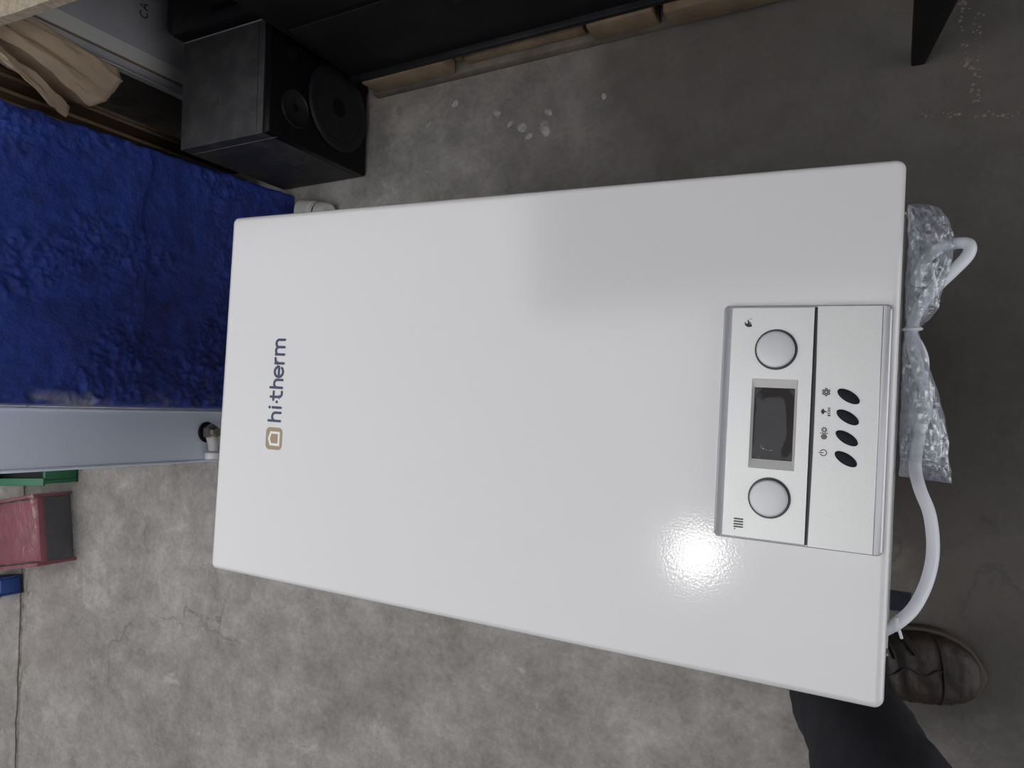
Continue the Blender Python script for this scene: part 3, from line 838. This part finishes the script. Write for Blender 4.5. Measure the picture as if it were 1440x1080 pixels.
for s in (-1, 1):
    MB().box(-SD + 0.02, -SD + 0.05, s * 0.08 - 0.012, s * 0.08 + 0.012, 0, 0.0039).build('foot', 'black_plastic', spk)
    MB().box(-0.05, -0.02, s * 0.08 - 0.012, s * 0.08 + 0.012, 0, 0.0039).build('foot', 'black_plastic', spk)
# worn seam lines and scuffs
MB().box(-SD + 0.003, -0.006, -SW / 2 - 0.0004, -SW / 2 + 0.0004, SH - 0.026, SH - 0.0248).build('seam', 'scuff', spk)
MB().box(-0.0305, -0.0298, -SW / 2 + 0.004, SW / 2 - 0.01, SH + 0.0001, SH + 0.0004).build('seam', 'black_gloss', spk)
MB().box(-SD + 0.002, -0.002, SW / 2 - 0.0035, SW / 2 - 0.0015, SH + 0.0001, SH + 0.0012).build('edge_trim', 'scuff', spk)

random.seed(21)
for k in range(7):
    cx, cz, r = random.uniform(-0.13, -0.03), random.uniform(0.06, 0.22), random.uniform(0.004, 0.010)
    pts = [(cx + 1.6 * r * math.cos(a) * random.uniform(0.4, 1.1), cz + r * math.sin(a) * random.uniform(0.4, 1.1)) for a in (2 * PI * j / 14 for j in range(14))]
    MB().rings([[(x, -SW / 2 - 0.00005, z) for x, z in pts], [(x, -SW / 2 - 0.0003, z) for x, z in pts]]).build('scuff_mark', 'scuff_dull', spk)
hifi = thing('stereo_unit', 'black stereo unit with buttons standing beside the loudspeaker', 'stereo', (-0.962, 0.862, 0), math.radians(-1.0))
HW, HD, HH = 0.27, 0.235, 0.285
MB().box(-HD, -0.014, -HW / 2, HW / 2, 0.004, HH).build('cabinet', 'black_plastic', hifi, bevel=0.003)
fb = MB().box(-0.0138, 0.0, -HW / 2, HW / 2, 0.004, HH).build('front_panel', 'black_gloss', hifi, bevel=0.003)
MB().box(-HD - 0.050, -HD - 0.0005, -HW / 2 + 0.025, HW / 2 - 0.02, 0.004, HH - 0.02).build('rear_housing', 'black_plastic', hifi, bevel=0.014, bseg=3)
MB().box(-0.13, -0.06, -HW / 2 + 0.02, -HW / 2 + 0.032, HH + 0.0001, HH + 0.004).build('handle', 'black_gloss', hifi, bevel=0.0015)
for k in range(7):
    MB().box(0.0002, 0.004, -0.118 + k * 0.034, -0.095 + k * 0.034, 0.205, 0.213).build('button', 'black_plastic', fb, bevel=0.0012)
for k in range(4):
    MB().box(0.0002, 0.003, -0.11, 0.11, 0.235 + k * 0.010, 0.239 + k * 0.010).build('grille_bar', 'black_plastic', fb, bevel=0.0008)
for k in range(3):
    MB().lathe([(0.014, 0.0002), (0.013, 0.012), (0.010, 0.0135)], (0, -0.085 + k * 0.055, 0.170), 'x', 24).build('dial', 'black_plastic', fb, smooth=True)
MB().box(0.0002, 0.0022, -0.11, 0.11, 0.05, 0.13).build('cassette_door', 'black_gloss', fb, bevel=0.001)
for k in range(2):
    MB().box(0.0023, 0.0028, -0.09 + k * 0.1, -0.088 + k * 0.1, 0.065, 0.118).build('door_line', 'scuff', fb)

# pale pipe fitting on the floor between pier and speaker
pf = thing('pipe_fitting', 'off-white plastic pipe fitting on the floor between pier and loudspeaker', 'pipe', (-1.105, 0.450, 0.0255), math.radians(-14))
MB().lathe([(0.017, -0.004), (0.025, -0.003), (0.025, 0.030), (0.0205, 0.034), (0.0205, 0.040)], (0, 0, 0), 'x', 28).build('collar', 'pvc_white', pf, smooth=True)
MB().lathe([(0.017, 0.0402), (0.0195, 0.041), (0.0195, 0.046), (0.017, 0.047)], (0, 0, 0), 'x', 28).build('seal_ring', 'rubber_black', pf, smooth=True)
MB().lathe([(0.017, 0.0472), (0.0245, 0.048), (0.0245, 0.068), (0.021, 0.073), (0.012, 0.075)], (0, 0, 0), 'x', 28).build('cap', 'pvc_white', pf, smooth=True)

# ================================================================== pallet, black cabinet and workbench
pal = thing('timber_pallet', 'rough brown timber pallet under the black cabinet', 'pallet', (-0.93, 0.668, 0))
MB().box(0.0, 0.86, 0.000, 0.095, 0.0, 0.022).build('bottom_board', 'timber_grey', pal, bevel=0.002)
MB().box(0.0, 0.86, 0.300, 0.395, 0.0, 0.022).build('bottom_board', 'timber_grey', pal, bevel=0.002)
blocks = [(0.012, 0.200, 'timber_pale', 0.0), (0.485, 0.600, 'timber', -0.004), (0.617, 0.858, 'timber', -0.012)]
for x0, x1, m, dy in blocks:
    MB().box(x0, x1, dy, 0.09, 0.0222, 0.074).build('block', m, pal, bevel=0.004)
    MB().box(x0, x1, 0.305, 0.39, 0.0222, 0.074).build('block', m, pal, bevel=0.004)
MB().box(0.230, 0.47, 0.012, 0.085, 0.0222, 0.046).build('packing_strip', 'timber_pale', pal, bevel=0.003)
MB().box(0.205, 0.225, 0.020, 0.085, 0.0222, 0.040).build('packing_strip', 'timber', pal, bevel=0.003)
cabn = thing('steel_cabinet', 'black steel cabinet standing on the timber pallet', 'cabinet', (-0.93, 0.672, 0.0745))
MB().box(0.0, 0.80, 0.006, 0.40, 0.012, 0.56).build('cabinet_body', 'black_steel', cabn, bevel=0.003)
MB().box(-0.004, 0.865, -0.003, 0.405, 0.0, 0.0115).build('base_rail', 'black_plastic', cabn, bevel=0.002)
for k in range(3):
    dr = MB().box(0.02, 0.78, 0.001, 0.0058, 0.05 + k * 0.168, 0.205 + k * 0.168).build('drawer', 'black_steel', cabn, bevel=0.002)
    MB().box(0.33, 0.47, -0.010, 0.0008, 0.165 + k * 0.168, 0.178 + k * 0.168).build('handle', 'black_gloss', dr, bevel=0.002)
ben = thing('workbench', 'black steel workbench with added top and splayed tapered legs over the cabinet', 'table', (-0.44, 0.83, 0))
MB().box(-0.22, 0.66, -0.325, 0.35, 0.66, 0.692).build('added_bench_top', 'black_steel', ben, bevel=0.004)  # unseen top, added and pulled forward to shade the floor by the pallet
def bench_leg(x, y, sx):
    a = [(x - 0.009, y - 0.010), (x + 0.009, y - 0.010), (x + 0.009, y + 0.010), (x - 0.009, y + 0.010)]
    e, f_ = (0.0, 0.115) if sx > 0 else (0.115, 0.0)
    b = [(x - 0.009 - e, y - 0.014), (x + 0.009 + f_, y - 0.014), (x + 0.009 + f_, y + 0.014), (x - 0.009 - e, y + 0.014)]
    if True:
        MB().rings([[(p, q, 0.0) for p, q in a], [(p, q, 0.6599) for p, q in b]]).build('leg', 'black_steel', ben, bevel=0.002)
bench_leg(0.486, -0.298, 1); bench_leg(0.486, 0.30, 1); bench_leg(-0.200, 0.33, 1)

# ================================================================== cartons, sheets and paper beside the pier
wc = thing('printed_carton', 'white printed carton standing behind the loudspeaker', 'box', (-1.30, 0.686, 0))
MB().box(-0.36, 0.0, 0.0, 0.40, 0.0, 0.56).build('carton_body', 'carton_white', wc, bevel=0.010, bseg=3)
MB().box(-0.0004, 0.0006, 0.012, 0.016, 0.01, 0.55).build('corner_crease', 'carton_edge', wc)
MB().box(-0.0004, 0.0007, 0.018, 0.046, 0.01, 0.55).build('tape', 'ink_white', wc)
MB().box(-0.028, -0.011, -0.0012, 0.0003, 0.01, 0.55).build('tape', 'ink_white', wc)  # glossy tape's bright reflection put into a white colour
MB().box(-0.345, -0.030, -0.0010, 0.0003, 0.01, 0.55).build('shaded_side', 'carton_shaded', wc)  # carton side face, its shade put into the colour
def letters3d(strokes, fx, name, wd):
    """strokes (right, up) mapped through fx to a box-thin raised print"""
    mb = MB()
    for s in strokes:
        mb.tube([fx(p, q) for p, q in s], wd, 6)
    return mb.build(name, 'ink_black', wc)
A_ = [[(0, 0), (0.55, 1.6), (1.1, 0)], [(0.2, 0.55), (0.9, 0.55)]]
R_2 = [[(0, 0), (0, 1.6), (0.8, 1.6), (1.0, 1.2), (0.8, 0.8), (0, 0.8)], [(0.5, 0.8), (1.0, 0)]]
st = []
for k, gl_ in enumerate((C_, A_)):
    st += [[(p + k * 1.5, q) for p, q in s] for s in gl_]
letters3d(st, lambda p, q: (0.0004, 0.115 + p * 0.011, 0.262 + q * 0.011), 'print_lettering', 0.0012)
# dark printed marks on the side
for cx, cz, sx, sz in ((-0.145, 0.205, 0.045, 0.030), (-0.165, 0.115, 0.040, 0.022)):
    pts = [(cx + sx * math.cos(a) * (0.7 + 0.3 * noise.noise((math.cos(a) * 2, math.sin(a) * 2, cz * 20))), cz + sz * math.sin(a) * (0.8 + 0.25 * noise.noise((math.sin(a) * 3, 1, cz * 9)))) for a in (2 * PI * k / 22 for k in range(22))]
    MB().rings([[(x, -0.0011, z) for x, z in pts], [(x, -0.0016, z) for x, z in pts]]).build('print_mark', 'ink_black', wc)
SHEETS = ('brown cardboard sheet standing on edge right against the blue pier', 'second brown cardboard sheet out from the blue pier, on edge',
          'third brown cardboard sheet out from the blue pier, on edge', 'brown cardboard sheet on edge closest to the white printed carton')
for k, (y, xf, h) in enumerate(((0.520, -1.268, 0.60), (0.552, -1.300, 0.66), (0.576, -1.296, 0.64), (0.592, -1.315, 0.66))):
    s = thing('cardboard_sheet', SHEETS[k], 'cardboard', (xf, y, 0), math.radians(-1.5 + k), 'cardboard sheets beside the pier')
    MB().box(-0.42, 0, -0.0030, -0.0012, 0, h).build('liner', 'carton', s)
    MB().box(-0.42, -0.001, -0.0011, 0.0011, 0, h - 0.001).build('fluting', 'carton_edge', s)
    MB().box(-0.42, 0, 0.0012, 0.0030, 0, h).build('liner', 'carton', s)

# chipboard panel lying on top of the carton, its corner towards the camera
cb = MB().add([(-1.62, 0.600, 0), (-1.10, 0.566, 0), (-0.945, 0.560, 0), (-0.945, 1.02, 0), (-1.62, 1.02, 0),
               (-1.62, 0.600, 0.018), (-1.10, 0.566, 0.018), (-0.945, 0.560, 0.018), (-0.945, 1.02, 0.018), (-1.62, 1.02, 0.018)],
              [(4, 3, 2, 1, 0), (5, 6, 7, 8, 9), (0, 1, 6, 5), (1, 2, 7, 6), (2, 3, 8, 7), (3, 4, 9, 8), (4, 0, 5, 9)]).build('chipboard_panel', 'chipboard', loc=(0.0, 0.018, 0.602), bevel=0.001, bseg=1)
tag(cb, 'pale chipboard panel lying across the tops of the carton and cardboard', 'board')

# crumpled brown paper hanging from under the panel
def paper():
    # control grid: columns along the sheet (0..1), rows from hanging edge (top) to bottom; explicit folds
    cols = [(-1.300, 0.590, 0.520), (-1.262, 0.570, 0.497), (-1.248, 0.532, 0.476), (-1.252, 0.524, 0.448), (-1.262, 0.548, 0.436), (-1.305, 0.566, 0.440), (-1.300, 0.572, 0.420),
            (-1.244, 0.556, 0.411), (-1.236, 0.572, 0.388), (-1.240, 0.592, 0.374), (-1.234, 0.622, 0.356), (-1.242, 0.642, 0.362), (-1.268, 0.660, 0.400), (-1.300, 0.668, 0.430)]
    top = [(-1.300, 0.605, 0.600), (-1.285, 0.602, 0.600), (-1.262, 0.600, 0.600), (-1.255, 0.606, 0.600), (-1.262, 0.615, 0.600), (-1.310, 0.622, 0.600), (-1.310, 0.630, 0.600),
           (-1.262, 0.632, 0.600), (-1.252, 0.640, 0.600), (-1.262, 0.650, 0.600), (-1.250, 0.662, 0.600), (-1.258, 0.672, 0.600), (-1.280, 0.680, 0.600), (-1.300, 0.690, 0.600)]
    def poly(P, n=4):
        P = [Vector(p) for p in P]
        return [P[i].lerp(P[i + 1], k / n) for i in range(len(P) - 1) for k in range(n)] + [P[-1]]
    A = poly(cols); B = poly(top)
    n = len(A); rows_ = 26; vs, fs = [], []
    for i in range(rows_ + 1):
        s = i / rows_
        for j in range(n):
            p = B[j].lerp(A[j], s)
            bulge = 0.012 * math.sin(PI * s)
            cr = 0.006 * noise.noise((j * 0.35, s * 5, 3.3)) + 0.004 * abs(noise.noise((j * 0.8 + s * 3, s * 9, 1.1)))
            vs.append((p.x + bulge + cr, p.y + 0.004 * noise.noise((j * 0.5, s * 6, 9)), p.z))
    for i in range(rows_):
        for j in range(n - 1):
            k = i * n + j
            fs.append((k, k + 1, k + n + 1, k + n))
    o = MB().add(vs, fs).build('wrapping_paper', 'kraft', smooth=True, angle=28)
    sm = o.modifiers.new('thickness', 'SOLIDIFY'); sm.thickness = 0.0006
    return tag(o, 'crumpled brown wrapping paper hanging below the chipboard panel', 'paper')
paper()

# ================================================================== crumbs on the floor
random.seed(11)
crumbs = [(-0.745, 0.623, 9), (-0.651, 0.584, 9), (-0.600, 0.549, 10), (-0.625, 0.560, 7), (-0.553, 0.536, 13), (-0.548, 0.566, 8), (-0.806, 0.592, 8), (-0.585, 0.530, 8), (-0.44, 0.575, 6), (-0.81, 0.499, 5)]
for x, y, r in crumbs:
    r = r * 0.001 * 1.0
    mb = MB(); rings = []
    for k, (f_, z) in enumerate(((1, 0), (0.8, r * 0.22), (0.35, r * 0.40))):
        rings.append([(r * f_ * math.cos(a) * (1 + 0.9 * noise.noise((math.cos(a), x * 50, k))), r * 0.75 * f_ * math.sin(a) * (1 + 0.9 * noise.noise((math.sin(a), y * 50, k))), z + (0.0004 * random.random() if k else 0)) for a in (2 * PI * j / 9 for j in range(9))])
    o = mb.rings(rings).build('plaster_crumb', 'crumb', loc=(x, y, 0.0))
    o.rotation_euler = (0, 0, random.random() * 6)
    tag(o, 'small pale plaster crumb on the concrete floor beside the timber pallet', 'debris', 'plaster crumbs by the pallet')

# ================================================================== person standing beside the boiler
per = thing('person', 'person in dark trousers and brown leather shoes standing beside the boiler', 'person', (-0.05, -0.36, 0))
def shoe(px, py, rz):
    secs = [  # x from heel, centre y, half width, height
        (0.000, 0.000, 0.020, 0.050), (0.010, 0.000, 0.031, 0.066), (0.035, 0.000, 0.037, 0.086), (0.070, 0.000, 0.037, 0.094), (0.105, 0.001, 0.037, 0.092), (0.135, 0.003, 0.040, 0.082),
        (0.165, 0.005, 0.046, 0.070), (0.195, 0.006, 0.0505, 0.060), (0.225, 0.005, 0.0515, 0.053), (0.250, 0.003, 0.0485, 0.047), (0.270, 0.000, 0.0415, 0.042), (0.284, -0.002, 0.031, 0.036), (0.293, -0.003, 0.017, 0.029)]
    rings = []
    dense = [tuple(a + (b - a) * q / 5 for a, b in zip(secs[i], secs[i + 1])) for i in range(len(secs) - 1) for q in range(5)] + [secs[-1]]
    for x, c, hw, h in dense:
        ring = []
        for j in range(41):
            a = PI * j / 40
            cc, s = math.cos(a), math.sin(a)
            yy = c + math.copysign(abs(cc) ** 0.72, cc) * hw
            zz = 0.022 + (h - 0.022) * s ** 0.62
            cre = 0.0022 * math.sin(x * 260 + cc * 3) * max(0, 1 - abs(x - 0.185) / 0.05) * s
            wr = 0.0016 * fbm(x * 60, yy * 45, 2.0, 3) + 0.0014 * math.sin(x * 330 + 9 * yy) * max(0.0, -cc) * (1 if 0.08 < x < 0.25 else 0)
            ring.append((x, yy + wr * 0.5, zz + cre + wr * (0.3 + s)))
        rings.append(ring)
    t = MB().rings(rings).build('shoe', 'boot_leather', per, smooth=True, angle=60, loc=(px - per.location.x, py - per.location.y, 0))
    t.rotation_euler = (0, 0, rz); t.scale = (0.92, 0.93, 0.95)
    up = [(x - 0.001, c + hw + 0.0055) for x, c, hw, h in secs]; dn = [(x - 0.001, c - hw - 0.0055) for x, c, hw, h in secs]
    outl = dn + [(0.3005, -0.009), (0.302, -0.003), (0.3005, 0.003)] + up[::-1] + [(-0.006, 0.010), (-0.007, 0.0), (-0.006, -0.010)]
    MB().prism(outl, 0.0, 0.0235).build('sole', 'boot_sole', t, bevel=0.003)
    def over(x, f_, lift=0.001):
        for k in range(len(secs) - 1):
            if secs[k][0] <= x <= secs[k + 1][0]:
                q = (x - secs[k][0]) / (secs[k + 1][0] - secs[k][0])
                c, hw, h = (secs[k][m] + (secs[k + 1][m] - secs[k][m]) * q for m in (1, 2, 3))
                a = PI * f_; cc, s = math.cos(a), math.sin(a)
                return (x, c + math.copysign(abs(cc) ** 0.72, cc) * hw, 0.022 + (h - 0.022) * s ** 0.62 + lift)
    seam = [over(0.236 + 0.010 * math.sin(PI * k / 16), 0.06 + 0.88 * k / 16) for k in range(17)]
    MB().tube(seam, 0.0015, 6).build('toe_seam', 'boot_dark', t)
    MB().tube([over(0.165 + 0.085 * k / 12, 0.50 + 0.01 * math.sin(k), 0.0006) for k in range(13)], 0.0014, 6).build('vamp_seam', 'boot_dark', t)
    for xs, w_ in ((0.150, 0.004), (0.172, 0.004)):
        MB().tube([over(xs + 0.012 * k / 8, 0.10 + 0.32 * k / 8) for k in range(9)], 0.0022, 6).build('strap', 'boot_dark', t)
    b = [over(0.190 + 0.022 * k / 8, 0.08 + 0.30 * k / 8, 0.0008) for k in range(9)]
    MB().tube(b, [0.0055] * 9, 6).build('strap', 'boot_dark', t)
    for k in range(7):
        x = 0.145 + k * 0.018
        MB().tube([over(x, 0.86, 0.0004), over(x + 0.004, 0.93, 0.0004), over(x + 0.005, 0.985, 0.0004)], 0.0016, 6).build('crease', 'boot_dark', t)
    return t
SX, SY = -0.172, -0.350
shoe(SX, SY, math.radians(2.5))
shoe(SX - 0.06, SY - 0.36, math.radians(-8))
me = bpy.data.meshes.new('trousers')
o0 = per.location
J = [(-0.088, -0.352, 0.085), (-0.067, -0.356, 0.17), (-0.027, -0.366, 0.30), (0.010, -0.385, 0.47), (-0.045, -0.425, 0.66), (-0.110, -0.462, 0.82), (-0.130, -0.535, 0.90),
     (-0.120, -0.608, 0.82), (-0.070, -0.655, 0.66), (-0.040, -0.685, 0.47), (-0.110, -0.705, 0.30), (-0.165, -0.712, 0.17), (-0.185, -0.713, 0.085), (-0.135, -0.535, 0.98), (-0.138, -0.535, 1.04)]
RR = [0.058, 0.062, 0.068, 0.070, 0.080, 0.092, 0.120, 0.092, 0.080, 0.070, 0.068, 0.062, 0.058, 0.130, 0.125]
me.from_pydata([Vector(p) - o0 for p in J], [(k, k + 1) for k in range(12)] + [(6, 13), (13, 14)], [])
tro = bpy.data.objects.new('trousers', me); COL.objects.link(tro); tro.parent = per
sk = tro.modifiers.new('skin', 'SKIN'); sk.use_smooth_shade = True
for k, sv in enumerate(me.skin_vertices[0].data):
    sv.radius = (RR[k], RR[k]); sv.use_root = (k == 6)
ss_ = tro.modifiers.new('sub', 'SUBSURF'); ss_.levels = 3; ss_.render_levels = 3
tex = bpy.data.textures.new('folds', 'CLOUDS'); tex.noise_scale = 0.06
dm = tro.modifiers.new('folds', 'DISPLACE'); dm.texture = tex; dm.strength = 0.016; dm.mid_level = 0.5; dm.texture_coords = 'LOCAL'
me.materials.append(MATS['denim_dark'])
tro['label'] = 'dark blue-black trousers'
